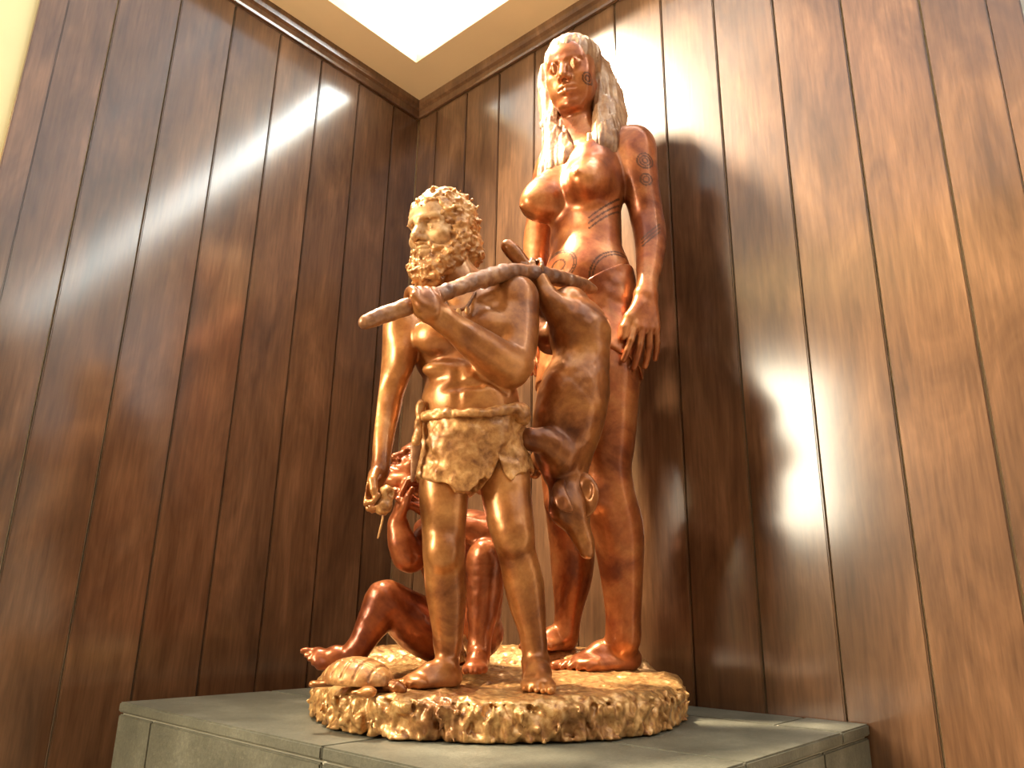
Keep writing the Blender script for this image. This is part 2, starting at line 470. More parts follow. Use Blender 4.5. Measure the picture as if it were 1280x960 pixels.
def window(name, lo, hi, axis, n):
    o = tag(link(name, box_mesh(name, lo, hi), glass), kind='structure')
    for k in range(n + 1):
        a, b = list(lo), list(hi); u = axis; w_ = (hi[u] - lo[u]); c = lo[u] + w_ * k / n
        a[u], b[u] = c - .03, c + .03; v = 1 - u; a[v] -= .02; b[v] += .02
        link('window_bar', box_mesh('window_bar', a, b), WHITE, o)
    return o
window('added_window', (-.09, -5.0, 1.9), (-.082, -3.4, 3.7), 1, 3)  # unseen window, added as an opening for the fill lamp
window('window_3', (3.0, .07, 2.7), (6.3, .078, 4.0), 0, 5)
HB = TOP - .10
def boards(wall, edges, horizontal_axis):
    cache = {}
    for a, b in zip(edges[:-1], edges[1:]):
        wd = round(b - a, 3)
        if wd not in cache:
            g = .0036
            if horizontal_axis == 'x': me = box_mesh('board', (g, 0, 0), (wd - g, .024, HB), .0035, 2)
            else: me = box_mesh('board', (-.024, g - wd, 0), (0, -g, HB), .0035, 2)
            cache[wd] = me
        o = link('board', cache[wd], WOOD, wall)
        o.location = (a, 0, 0) if horizontal_axis == 'x' else (0, -a, 0)
boards(wall_right, [0.0] + [round(.156 + .2449 * k, 4) for k in range(11)] + [2.790], 'x')
boards(wall_left, [0.0] + [round(.1914 + .2449 * k, 4) for k in range(7)] + [1.837], 'y')
link('edge_board', box_mesh('edge_board', (2.790, -.014, 0), (2.874, .024, HB), .004, 2), WOOD, wall_right)
link('edge_board', box_mesh('edge_board', (-.024, -1.926, 0), (.014, -1.837, HB), .004, 2), WOOD, wall_left)
def crown(name, axis, length):
    prof = [(0, -.10), (.016, -.10), (.020, -.088), (.020, -.060), (.034, -.050), (.040, -.030), (.040, 0), (0, 0)]
    bm = bmesh.new(); rings = []
    for t in (0, 1):
        r = []
        for d, z in prof:
            m = d if t == 0 else 0
            r.append(bm.verts.new((m + t * (length - 0), -d, TOP + z) if axis == 'x' else (d, -m - t * length, TOP + z)))
        rings.append(r)
    n = len(prof)
    for i in range(n): bm.faces.new((rings[0][i], rings[0][(i + 1) % n], rings[1][(i + 1) % n], rings[1][i]))
    bm.faces.new(rings[0]); bm.faces.new(rings[1][::-1]); bmesh.ops.recalc_face_normals(bm, faces=bm.faces[:])
    me = bpy.data.meshes.new(name); bm.to_mesh(me); bm.free()
    return tag(link(name, me, WOOD), kind='structure')
crown('trim_1', 'x', 2.874); crown('trim_2', 'y', 1.926)

# soffit around a raised ceiling tray
S0, SX, SY = .265, 6.4, 3.3
soff = plain('ceiling', (-.14, -S0, TOP), (7.5, .14, TOP + .06), CREAM)
for lo, hi in (((-.14, -7, TOP), (S0, -S0, TOP + .06)), ((SX, -7, TOP), (7.5, -S0, TOP + .06)), ((S0, -7, TOP), (SX, -SY, TOP + .06))):
    link('soffit_panel', box_mesh('soffit_panel', lo, hi), CREAM, soff)
TT = TOP + 1.0
for lo, hi in (((S0 - .06, -SY - .06, TOP + .06), (S0, -S0 + .06, TT)), ((SX, -SY - .06, TOP + .06), (SX + .06, -S0 + .06, TT)),
               ((S0, -S0, TOP + .06), (SX, -S0 + .06, TT)), ((S0, -SY - .06, TOP + .06), (SX, -SY, TT))):
    link('tray_side', box_mesh('tray_side', lo, hi), WHITE, soff)
sky = tag(link('window_1', box_mesh('window_1', (S0 - .03, -SY - .03, TT), (SX + .03, -S0 + .03, TT + .012)), glass), kind='structure')
for k in range(7):
    a = S0 - .02 + k * (SX - S0) / 6
    link('glazing_bar', box_mesh('glazing_bar', (a, -SY, TT + .012), (a + .04, -S0, TT + .06)), WHITE, sky)
# luminous cove strip along the wall side of the tray
emis, nt, b = new_mat('cove_diffuser')
b.inputs['Base Color'].default_value = (.9, .9, .88, 1)
b.inputs['Emission Color'].default_value = (.93, 1.0, .96, 1); b.inputs['Emission Strength'].default_value = 15.0
cove = tag(link('cove_light', box_mesh('cove_light', (S0 + .05, -S0 - .03, TOP + .075), (SX - .1, -S0 - .002, TOP + .27), .01, 2), emis), 'long glowing white cove strip light inside the ceiling tray', 'light')

# ------------------------------------------------------------------ stone plinth
pl = root('stone_plinth', (1.255, -.675, 0), 0)
tag(pl, 'grey stone plinth clad in slabs carrying the round bronze group', 'plinth')
PX0, PX1, PY0, PY1, PZ = -.924, .924, -.675, .668, 1.0
def slab(name, lo, hi, mat=STONE, bev=.004): return link(name, box_mesh(name, lo, hi, bev, 2), mat, pl)
slab('core', (PX0 + .012, PY0 + .012, 0), (PX1 - .012, PY1 - .012, PZ - .004), MORTAR, 0)
ys = [PY0, -.142, .446, PY1]
xs = [PX0, -.685, .165, PX1]
random.seed(4)
g = .0022
for j in range(3):
    xx = [PX0, .165, PX1] if j == 0 else ([PX0, -.1, PX1] if j == 1 else [PX0, -.35, .74, PX1])
    for a, b in zip(xx[:-1], xx[1:]):
        dz = random.uniform(-.0012, .0008)
        slab('top_slab', (a + (g if a > PX0 else 0), ys[j] + (g if j else 0), PZ - .030), (b - (g if b < PX1 else 0), ys[j + 1] - (g if j < 2 else 0), PZ + dz))
for zz in ((0, .49), (.494, PZ - .036)):
    for a, b in ((PX0, -.695), (-.69, .16), (.165, .70), (.705, PX1)):
        slab('face_slab', (a, PY0 + .003, zz[0]), (b, PY0 + .03, zz[1]))
    for a, b in ((PY0 + .033, -.30), (-.296, .31), (.314, PY1 - .002)):
        slab('face_slab', (PX1 - .03, a, zz[0]), (PX1 - .003, b, zz[1]))
        slab('face_slab', (PX0 + .003, a, zz[0]), (PX0 + .03, b, zz[1]))

# ------------------------------------------------------------------ rough bronze ground disc
def ground_h(y): u = np.clip((y + .10) / .14, 0, 1); t = np.clip((y - .18) / .12, 0, 1); return .098 + 0.0193 * u * u * (3 - 2 * u) + 0.0537 * t * t * (3 - 2 * t)
gv = Vol((-.62, -.62, -.01), (.62, .62, .2), .0048)
def gfield(X, Y, Z, d):
    th = np.arctan2(Y, X); rad = np.sqrt(X * X + Y * Y)
    R0 = .560 + .010 * np.sin(3 * th + 1) + .008 * np.sin(5 * th) + .004 * np.sin(9 * th + 2)
    side = rad - R0; top = Z - ground_h(Y) + .004 * np.sin(X * 19 + 1) * np.cos(Y * 23)
    t = np.maximum(.045 - np.abs(side - top), 0) / .045
    return np.maximum(np.maximum(side, top) + t * t * .045 * .25, -Z)
gv.field(gfield)
gv.rough(.0040, 30, 1, 1, 1, 3)
gv.rough(.0150, 58, 1, 1, .5, 2, hi=(.62, .62, .084))
gv.rough(.0040, 60, 1, 1, .8, 2, lo=(-.62, -.62, .0845))
gv.field(lambda X, Y, Z, d: np.maximum(d, -(Z - .001)))
gr = root('statue_base', (1.299, -.637, 1.0008))
tag(gr, 'round rough textured golden bronze ground slab under the figures', 'statue base')
gv.obj('slab', ROCK, gr)

# ------------------------------------------------------------------ standing man carrying the pole
man = root('man_statue', (1.525, -0.891, 1.100))
tag(man, 'bronze statue of a bearded man in a hide loincloth shouldering a pole', 'statue')
MF = frame((-.22, -.975, 0))                     # torso frame: side (his left), forward, up
m_low = []                                       # hips and thighs, reused for the loincloth
m_low += [ell((-0.089, 0.020, 0.684), (.148, .112, .125), MF, .03)]
rleg = [(-0.158, 0.000, 0.584, 0.066), (-0.156, -0.010, 0.492, 0.062), (-0.152, -0.010, 0.403, 0.053), (-0.149, -0.010, 0.338, 0.050), (-0.144, 0.020, 0.265, 0.050), (-0.137, 0.030, 0.191, 0.042), (-0.133, 0.035, 0.138, 0.033), (-0.132, 0.035, 0.101, 0.030)]
lleg = [(0.011, 0.020, 0.591, 0.069), (0.022, 0.000, 0.496, 0.063), (0.037, -0.020, 0.416, 0.055), (0.051, -0.010, 0.352, 0.044), (0.070, 0.020, 0.279, 0.049), (0.085, 0.030, 0.205, 0.041), (0.098, 0.030, 0.142, 0.029), (0.103, 0.030, 0.101, 0.028)]
m_low += limb(rleg[:4], .02, kk=.04) + limb(lleg[:4], .02, kk=.04)
mb = list(m_low)
mb += limb(rleg[3:], .02) + limb(lleg[3:], .02)
mb += [ell((-0.150, -0.055, 0.346), (.036, .024, .042), None, .025), ell((0.044, -0.055, 0.387), (.036, .024, .042), None, .025)]
mb += [ell((-0.127, 0.060, 0.255), (.032, .038, .075), None, .03), ell((0.062, 0.065, 0.269), (.030, .036, .07), None, .03)]
mb += foot((-0.091, 0.040, -0.002), (-.86, -.50, 0), .205, 1, rleg[-1][:3], rleg[-1][3])
mb += foot((0.105, 0.075, 0.000), (.03, -1, 0), .235, -1, lleg[-1][:3], lleg[-1][3])
# torso
mb += [ell((-0.092, 0.010, 0.778), (.146, .118, .13), MF, .04), ell((-0.100, -0.055, 0.779), (.105, .062, .085), MF, .05),
       ell((-0.113, 0.020, 0.964), (.165, .112, .155), MF, .05), ell((-0.127, 0.040, 1.068), (.17, .085, .085), MF, .05)]
mb += [ell((-0.194, -0.065, 0.962), (.068, .040, .055), MF, .022), ell((-0.060, -0.065, 0.989), (.072, .040, .058), MF, .022)]
mb += [ell((-0.180, -0.075, 0.856), (.05, .03, .024), MF, .022), ell((-0.126, -0.085, 0.844), (.034, .026, .024), MF, .022), ell((-0.058, -0.080, 0.856), (.036, .026, .024), MF, .022)]
mb += [ell((-0.121, -0.128, 0.724), (.007, .014, .006), None, .01, -1)]
mb += [cap((-0.120, -0.118, 0.876), (-0.121, -0.132, 0.739), .010, .008, .018, -1), cap((-0.182, -0.118, 0.790), (-0.059, -0.120, 0.801), .008, .008, .018, -1), cap((-0.060, -0.120, 0.824), (0.012, -0.090, 0.792), .008, .007, .02, -1)]
mb += [ell((-0.197, -0.112, 0.903), (.006, .006, .006), None, .006)]
mb += [cap((-0.205, -0.020, 1.102), (-0.137, -0.050, 1.075), .012, .014, .02), cap((-0.070, -0.050, 1.087), (0.001, -0.020, 1.133), .014, .012, .02)]
# neck
mb += limb([(-0.176, 0.000, 1.238, 0.060), (-0.144, 0.020, 1.158, 0.067), (-0.123, 0.030, 1.104, 0.084)], .03)
mb += [cap((-0.114, 0.050, 1.189), (0.000, 0.030, 1.139), .038, .035, .04), cap((-0.177, 0.050, 1.177), (-0.282, 0.030, 1.069), .034, .03, .04)]
# right arm hanging
ra = [(-0.302, 0.000, 1.010, 0.051), (-0.309, -0.005, 0.941, 0.044), (-0.317, 0.000, 0.862, 0.037), (-0.331, 0.005, 0.804, 0.034), (-0.334, -0.010, 0.744, 0.034), (-0.333, -0.040, 0.659, 0.025), (-0.330, -0.060, 0.593, 0.018), (-0.331, -0.065, 0.558, 0.018)]
mb += limb(ra, .02, kk=.05)
mb += [ell((-0.306, -0.010, 1.016), (.052, .055, .065), None, .03), ell((-0.294, -0.030, 0.908), (.032, .036, .065), None, .03)]
mb += hand((-0.331, -0.065, 0.558), (-.32, -.25, -.92), (.85, -.45, -.2), .84, 1, (.75, 1.2, .9), 0, [(.02, .026, .008), (.055, .048, .03), (.085, .044, .048), (.104, .030, .056)])
# left arm folded up to the pole
la = [(0.038, 0.000, 1.108, 0.059), (0.046, -0.020, 1.021, 0.058), (0.042, -0.050, 0.922, 0.052), (0.029, -0.080, 0.867, 0.049), (-0.028, -0.130, 0.885, 0.049), (-0.087, -0.180, 0.911, 0.040), (-0.140, -0.220, 0.940, 0.029), (-0.163, -0.235, 0.952, 0.027)]
mb += limb(la, .02, kk=.05)
mb += [ell((0.045, -0.010, 1.111), (.058, .06, .066), None, .03), ell((0.018, -0.055, 0.994), (.034, .036, .06), None, .03), ell((0.030, -0.075, 0.833), (.028, .03, .022), None, .03)]
FD = unit((-.62, -.10, .42)); POLED = unit((-.86, -.40, -.20))
fc = np.array((-0.212, -0.245, 0.991))
mb += [cap((-0.165, -0.236, 0.954), tuple(fc + np.array((.022, -.010, -.030))), .030, .034, .02), ell(tuple(fc + np.array((.008, -.018, -.012))), (.040, .036, .042), None, .02)]
pu = unit((-.35, .05, .9)); pf = unit(np.cross(POLED, pu)); pf = pf if pf[1] < 0 else -pf
for i in range(4):                               # four fingers wrapped over the pole
    c0 = fc + POLED * (.030 - .0205 * i) * 1.0
    pts = []
    for a in (-40, 5, 50, 95, 140, 175):
        a = math.radians(a); rr = .033 - .001 * i
        pts.append(tuple(c0 + rr * (math.cos(a) * pf + math.sin(a) * pu)) + (.0125 - .001 * (a > 2) - .0008 * (i == 3),))
    mb += limb(pts, .004)
mb += limb([tuple(fc + np.array((.03, -.03, -.04))) + (.017,), tuple(fc + np.array((.00, -.045, -.028))) + (.014,), tuple(fc + POLED * .04 + pf * .036 - pu * .004) + (.012,)], .008)
# head turned to his right
MH = frame((-.60, -.78, -.20)); MS = 1.13; mc = (-0.199, 0.000, 1.321)
mb += head(mc, MH, MS, 1.0, False)
v = Vol((-.36, -.42, -.02), (.36, .26, 1.56), .0029); v.run(mb)
v.rough(.0009, 26, oct=1, lo=(-.36, -.42, .12), hi=(.36, .26, 1.2))
body = v.obj('body', SKIN_M, man)
t = np.clip((v.V[:, 2] - 1.17) / .06, 0, 1).astype(np.float32)
at = body.data.attributes.new('patina', 'FLOAT', 'POINT'); at.data.foreach_set('value', t * .85)

# curly hair and beard
hv = Vol((-.42, -.22, 1.08), (.1, .24, 1.6), .0028)
hp = []
for vv, r in (((0, -.022, .045), (.090, .106, .092)), ((0, -.058, -.035), (.082, .066, .080))): hp.append(ell(off(mc, MH, vv, MS), tuple(x * MS for x in r), MH, .02))
hv.run(hp)
hv.run([ell(off(mc, MH, (0, .085, -.005), MS), tuple(x * MS for x in (.058, .062, .070)), MH, .012, -1)])
bp = []
for s in (-1, 1):
    bp += limb([off(mc, MH, (s * .070, .000, .02), MS) + (.024 * MS,), off(mc, MH, (s * .064, .012, -.040), MS) + (.028 * MS,), off(mc, MH, (s * .050, .038, -.086), MS) + (.032 * MS,), off(mc, MH, (s * .018, .070, -.112), MS) + (.032 * MS,)], .012)
    bp += limb([off(mc, MH, (s * .004, .094, -.043), MS) + (.0035 * MS,), off(mc, MH, (s * .032, .074, -.056), MS) + (.009 * MS,), off(mc, MH, (s * .034, .066, -.085), MS) + (.018 * MS,)], .008)
bp += [ell(off(mc, MH, (0, .066, -.124), MS), (.048 * MS, .040 * MS, .036 * MS), MH, .02), cap(off(mc, MH, (-.018, .080, -.090), MS), off(mc, MH, (.018, .080, -.090), MS), .012 * MS, .012 * MS, .01)]
hv.rough(.0120, 58, oct=2)
hv.obj('hair', PATINA, man)
hv = Vol((-.42, -.26, 1.04), (.1, .2, 1.5), .0028); hv.run(bp)
hv.rough(.0110, 58, oct=2)
hv.obj('beard', PATINA, man)

# hide loincloth
def cloth(vol, prims, infl, top, hem, extra=(), rough=(.004, 30)):
    vol.run(prims, infl); vol.run(extra)
    vol.rough(rough[0], rough[1], oct=2)
    hx, hz = [p[0] for p in hem], [p[2] for p in hem]; tx, tz = [p[0] for p in top], [p[2] for p in top]
    def f(X, Y, Z, d):
        w = .006 * np.sin(X * 90 + Y * 60)
        return np.maximum(np.maximum(d, Z - np.interp(X, tx, tz)), (np.interp(X, hx, hz) + w) - Z)
    return vol.field(f)
lc = Vol((-.24, -.26, .5), (.24, .22, .95), .0036)
cloth(lc, m_low + [ell((-0.092, 0.010, 0.778), (.146, .118, .13), MF, .04)], .013, [(-0.248, -0.100, 0.738), (-0.090, -0.120, 0.708), (0.076, -0.100, 0.749)],
      [(-0.244, -0.100, 0.549), (-0.191, -0.100, 0.537), (-0.157, -0.100, 0.533), (-0.112, -0.100, 0.499), (-0.095, -0.100, 0.500), (-0.052, -0.100, 0.522), (-0.020, -0.100, 0.553), (-0.002, -0.100, 0.593), (0.012, -0.100, 0.563), (0.034, -0.100, 0.545), (0.060, -0.100, 0.559), (0.082, -0.100, 0.581)],
      [cap((-0.095, -0.080, 0.661), (-0.102, -0.090, 0.510), .10, .035, .03, 1, ((0, 1, 0), 2.6))], (.0055, 34))
lo_ = lc.obj('loincloth', PATINA, man)
bv = Vol((-.24, -.26, .70), (.24, .22, .98), .0034)
ring = []
bc = np.array((-0.090, 0.010, 0.722))
for i in range(33):
    a = math.tau * i / 32
    x, y = .160 * math.cos(a), .132 * math.sin(a)
    ring.append(tuple(bc + x * MF[0] + y * MF[1] + np.array((0, 0, .030 * max(0, math.cos(a)) ** 2 + .006 * max(0, -math.cos(a)) - .010 * max(0, math.sin(a))))) + (.0155,))
bv.run(limb(ring, .01)); bv.run([ell((0.059, -0.060, 0.724), (.024, .03, .026), None, .015)])
bv.rough(.006, 38, oct=2)
bv.obj('belt_roll', PATINA, man)

# cord necklace with pendant
nv = Vol((-.25, -.24, .95), (.2, .1, 1.3), .0026)
nv.run(limb(curve([(-0.180, -0.055, 1.088, 0.005), (-0.155, -0.095, 1.036, 0.005), (-0.127, -0.105, 1.027, 0.005), (-0.102, -0.100, 1.045, 0.005), (-0.084, -0.065, 1.101, 0.005)], 4), .003))
neck_ = nv.obj('necklace', DARKB, man)
nv = Vol((-.25, -.24, .95), (.2, .1, 1.3), .0026)
nv.run([ell((-0.128, -0.112, 1.012), (.010, .008, .020), None, .004), ell((-0.103, -0.108, 1.026), (.008, .007, .014), None, .004)])
nv.obj('pendant', PATINA, neck_)

# knife tucked into the belt
kn = root('knife', (-0.236, -0.070, 0.661)); kn.location = man.matrix_basis @ Vector((-0.236, -0.070, 0.661))
tag(kn, 'small bronze knife with wrapped handle tucked in the man\'s belt', 'knife')
kv = Vol((-.05, -.05, -.14), (.05, .05, .14), .0028)
kv.run(limb([(.002, 0, -.02, .014), (.006, 0, .04, .011), (.008, 0, .095, .012)], .006)); kv.rough(.003, 60)
kv.obj('handle', PATINA, kn)
kb = Vol((-.05, -.05, -.16), (.05, .05, .02), .0028)
kb.run([cap((.002, .0, -.025), (-.004, .005, -.125), .017, .006, .004, 1, ((0, 1, 0), 2.2))]); kb.obj('blade', DARKB, kn)

# pouch with hanging cord in the man's hand
po = root('corded_pouch', (0, 0, 0)); po.location = man.matrix_basis @ Vector((-0.312, -0.100, 0.459))
tag(po, 'small round bronze pouch with dangling cord gripped in the man\'s fist', 'pouch')
pv = Vol((-.06, -.06, -.05), (.06, .06, .08), .0026)
pv.run([ell((.004, -.012, 0), (.024, .024, .026), None, .01), ell((.010, -.008, .034), (.022, .024, .024), None, .012), ell((.026, -.022, .028), (.010, .012, .010), None, .005, -1)]); pv.rough(.003, 60)
pbody = pv.obj('pouch_body', PATINA, po)
cv = Vol((-.04, -.05, -.12), (.04, .03, .02), .002)
cv.run(limb(curve([(.004, -.012, .0, .0032), (.006, -.016, -.03, .003), (.001, -.014, -.06, .003), (-.004, -.012, -.085, .0026)], 4), .002)); cv.obj('cord', PATINA, pbody)

# ------------------------------------------------------------------ carrying pole
pole = root('carrying_pole', man.location[:])
tag(pole, 'crooked bronze branch pole resting on the man\'s shoulder', 'pole')
pv = Vol((-.46, -.36, .88), (.36, .28, 1.32), .0030)
pv.run(limb(curve([(-0.354, -0.300, 0.909, 0.021), (-0.292, -0.270, 0.951, 0.022), (-0.212, -0.245, 0.996, 0.023), (-0.090, -0.140, 1.100, 0.025), (0.024, -0.030, 1.184, 0.028), (0.153, 0.080, 1.224, 0.027), (0.251, 0.170, 1.239, 0.024), (0.298, 0.210, 1.243, 0.016)], 4), .006))
pv.rough(.0032, 22, 1, 1, 1, 3); pv.obj('shaft', DARKB, pole)

# ------------------------------------------------------------------ pig hanging from the pole
pig = root('hanging_pig', (1.608, -0.683, 1.500))
tag(pig, 'slaughtered bronze pig hanging head down from the carrying pole', 'pig')
gb = limb([(0.010, 0.000, 0.726, 0.069), (0.042, 0.000, 0.645, 0.091), (0.047, 0.000, 0.578, 0.088)], .03)
gb += limb([(0.046, 0.000, 0.535, 0.080), (0.023, 0.000, 0.447, 0.099), (0.003, 0.000, 0.350, 0.098), (-0.012, 0.000, 0.270, 0.082), (-0.007, 0.000, 0.209, 0.060), (-0.004, -0.010, 0.166, 0.045)], .025, kk=.018)
gb += limb([(-0.004, -0.010, 0.166, 0.045), (0.000, -0.020, 0.117, 0.049), (0.008, -0.030, 0.079, 0.047), (0.026, -0.038, 0.035, 0.031), (0.041, -0.042, -0.006, 0.022), (0.048, -0.044, -0.024, 0.019)], .016)
gb += [cap((0.048, -0.044, -0.026), (0.052, -0.046, -0.038), .022, .023, .006), cap((0.008, -0.085, 0.050), (0.040, -0.075, -0.011), .004, .004, .006, -1), ell((-0.018, -0.045, 0.072), (.032, .034, .036), None, .03)]
gb += limb([(-0.003, -0.040, 0.682, 0.055), (-0.047, -0.060, 0.713, 0.037), (-0.075, -0.060, 0.762, 0.025), (-0.095, -0.060, 0.805, 0.021), (-0.126, -0.060, 0.832, 0.020), (-0.162, -0.070, 0.871, 0.020), (-0.193, -0.075, 0.904, 0.020)], .014, kk=.04)
gb += limb([(0.019, 0.050, 0.663, 0.062), (-0.049, 0.050, 0.637, 0.044), (-0.077, 0.060, 0.701, 0.029), (-0.093, 0.050, 0.782, 0.024), (-0.105, 0.030, 0.849, 0.021), (-0.151, 0.000, 0.874, 0.020)], .014, kk=.03)
gb += limb([(-0.026, -0.060, 0.238, 0.052), (-0.067, -0.090, 0.269, 0.037), (-0.102, -0.100, 0.271, 0.028), (-0.128, -0.105, 0.274, 0.025)], .014, kk=.03)
gb += limb([(-0.033, 0.050, 0.250, 0.049), (-0.076, 0.080, 0.247, 0.032), (-0.096, 0.080, 0.209, 0.022)], .014, kk=.03)
gb += [ell((0.010, -0.062, 0.057), (.008, .008, .006), None, .006, -1), ell((0.044, -0.055, -0.036), (.003, .006, .005), None, .003, -1)]
gv = Vol((-.3, -.22, -.12), (.22, .22, .98), .0034); gv.run(gb); gv.rough(.0018, 30)
gv.obj('body', SKIN_G, pig)
def ear(pts, nrm, name='ear'):
    e = Vol([min(p[i] for p in pts) - .06 for i in range(3)], [max(p[i] for p in pts) + .06 for i in range(3)], .0026)
    e.run(limb(curve(pts, 5), .006, (unit(nrm), 2.4))); m = np.array(pts[len(pts) // 2]); e.run([ell(tuple(m[:3] + unit(nrm) * .016 * (1 if unit(nrm)[1] < 0 else -1)), (.013, .010, .026), None, .008, -1)]); e.obj(name, SKIN_G, pig)
ear([(0.021, -0.030, 0.178, 0.012), (0.042, -0.050, 0.165, 0.021), (0.062, -0.060, 0.129, 0.023), (0.061, -0.060, 0.090, 0.018), (0.049, -0.060, 0.062, 0.007)], (-.5, -.7, .3))
ear([(-0.024, -0.065, 0.157, 0.012), (-0.031, -0.095, 0.124, 0.018), (-0.021, -0.115, 0.090, 0.018), (0.002, -0.115, 0.068, 0.006)], (-.2, -.9, .3))
rv = Vol((-.16, -.16, .68), (.06, .12, .9), .0028)
rc = np.array((-0.120, -0.050, 0.829))
rp = []
for j, t in enumerate((-.026, -.013, .0, .013, .026)):
    pts = []
    for i in range(17):
        a = math.tau * i / 16
        pts.append((rc[0] + t + .012 * math.cos(a) * (1 if j % 2 else -1), rc[1] + .034 * math.cos(a), rc[2] + .036 * math.sin(a), .0065))
    rp += limb(pts, .003)
rv.run(rp); rv.rough(.002, 80); rv.obj('rope', DARKB, pig)

# ------------------------------------------------------------------ tall woman
wom = root('woman_statue', (1.508, -0.330, 1.110))
tag(wom, 'tall bronze statue of a long-haired woman with engraved tattoos', 'statue')
WF = frame((-.62, -.785, 0))
w_low = [ell((-0.045, 0.020, 1.254), (.186, .142, .165), WF, .04), ell((-0.007, 0.100, 1.183), (.165, .10, .13), WF, .05)]
nleg = [(0.020, -0.050, 1.113, 0.105), (-0.002, -0.060, 0.946, 0.106), (-0.011, -0.060, 0.775, 0.096), (-0.010, -0.055, 0.652, 0.075), (0.002, -0.050, 0.558, 0.075), (0.028, -0.020, 0.470, 0.078), (0.040, 0.000, 0.380, 0.071), (0.046, 0.010, 0.264, 0.058), (0.047, 0.015, 0.163, 0.048), (0.045, 0.015, 0.101, 0.047)]
fleg = [(-0.105, 0.090, 1.162, 0.102), (-0.129, 0.100, 0.961, 0.100), (-0.137, 0.115, 0.784, 0.090), (-0.131, 0.130, 0.640, 0.078), (-0.116, 0.150, 0.528, 0.077), (-0.105, 0.180, 0.418, 0.073), (-0.105, 0.190, 0.308, 0.064), (-0.117, 0.200, 0.198, 0.042), (-0.125, 0.200, 0.123, 0.032), (-0.128, 0.200, 0.097, 0.031)]
w_low += limb(nleg[:4], .03, kk=.05) + limb(fleg[:4], .03, kk=.05)
wb = foot((-0.090, 0.260, 0.058), (-.72, -.69, 0), .25, 1, fleg[-1][:3], fleg[-1][3]) + foot((0.109, 0.060, 0.004), (-.95, -.30, 0), .305, 1, nleg[-1][:3], nleg[-1][3])
wb += list(w_low) + limb(nleg[3:], .025) + limb(fleg[3:], .025)
wb += [ell((-0.044, -0.100, 0.556), (.040, .035, .05), None, .03), ell((-0.170, 0.100, 0.555), (.036, .03, .045), None, .03), ell((0.072, 0.060, 0.444), (.045, .05, .10), None, .04)]
# torso
wb += [ell((-0.055, 0.000, 1.744), (.162, .118, .19), WF, .05), ell((-0.064, 0.000, 1.532), (.142, .112, .16), WF, .06), ell((-0.057, 0.000, 1.383), (.165, .122, .13), WF, .06),
       ell((-0.034, 0.030, 1.917), (.17, .08, .075), WF, .05), ell((-0.110, -0.060, 1.370), (.10, .06, .11), WF, .06)]
wb += [cap((-0.182, 0.000, 1.812), (-0.220, -0.020, 1.705), .05, .06, .06), ell((-0.226, -0.030, 1.674), (.072, .070, .072), WF, .06), ell((-0.260, -0.045, 1.651), (.046, .054, .046), WF, .04), ell((-0.302, -0.060, 1.635), (.012, .014, .012), WF, .01)]
wb += [cap((-0.033, -0.060, 1.857), (-0.053, -0.100, 1.751), .05, .06, .06), ell((-0.062, -0.120, 1.705), (.082, .072, .080), WF, .045), ell((-0.084, -0.160, 1.689), (.054, .050, .052), WF, .03), ell((-0.108, -0.205, 1.693), (.012, .013, .012), WF, .01)]
wb += [ell((-0.174, -0.115, 1.362), (.006, .01, .010), WF, .012, -1)]
# neck and shoulders
wb += limb([(-0.084, 0.020, 2.159, 0.065), (-0.085, 0.020, 2.057, 0.058), (-0.078, 0.030, 1.964, 0.070)], .03)
wb += [cap((-0.043, 0.030, 1.987), (0.105, -0.040, 1.941), .045, .05, .05), cap((-0.105, 0.060, 1.973), (-0.175, 0.130, 1.943), .04, .045, .05), cap((-0.078, -0.030, 1.894), (0.069, -0.070, 1.913), .014, .013, .02)]
# her left arm
wl = [(0.128, -0.060, 1.906, 0.065), (0.134, -0.060, 1.808, 0.069), (0.150, -0.055, 1.691, 0.060), (0.165, -0.050, 1.599, 0.055), (0.170, -0.070, 1.506, 0.053), (0.156, -0.105, 1.385, 0.042), (0.138, -0.140, 1.291, 0.031), (0.128, -0.155, 1.239, 0.031)]
wb += limb(wl, .02, kk=.05) + [ell((0.137, -0.060, 1.889), (.066, .068, .085), None, .03)]
wb += hand((0.128, -0.155, 1.239), (-.05, -.12, -.98), (-.35, .93, 0), 1.3, -1, ((.10, .18, .12), (.14, .20, .15), (.18, .24, .16), (.22, .26, .18)), .13, [(.035, .018, .0), (.075, .046, .006), (.106, .058, .010), (.132, .060, .014)])
# her right arm, mostly hidden
wr = [(-0.180, 0.150, 1.938, 0.066), (-0.199, 0.170, 1.837, 0.063), (-0.230, 0.190, 1.682, 0.052), (-0.239, 0.190, 1.585, 0.049), (-0.242, 0.170, 1.459, 0.043), (-0.249, 0.130, 1.305, 0.032), (-0.252, 0.120, 1.252, 0.031)]
wb += limb(wr, .02, kk=.04)
wb += hand((-0.252, 0.120, 1.252), (-.10, -.1, -.98), (.8, .5, 0), 1.1, 1, (.12, .2, .15), .05)
WH = frame((-.40, -.86, -.34)); WS = 1.32; wc = (-0.103, -0.020, 2.246)
wb += head(wc, WH, WS, .95, False, True)
v = Vol((-.38, -.42, -.02), (.3, .42, 2.52), .0040); v.run(wb); v.rough(.0007, 22, oct=1, lo=(-.38, -.42, .30), hi=(.3, .42, 2.0))
body = v.obj('body', SKIN_W, wom)
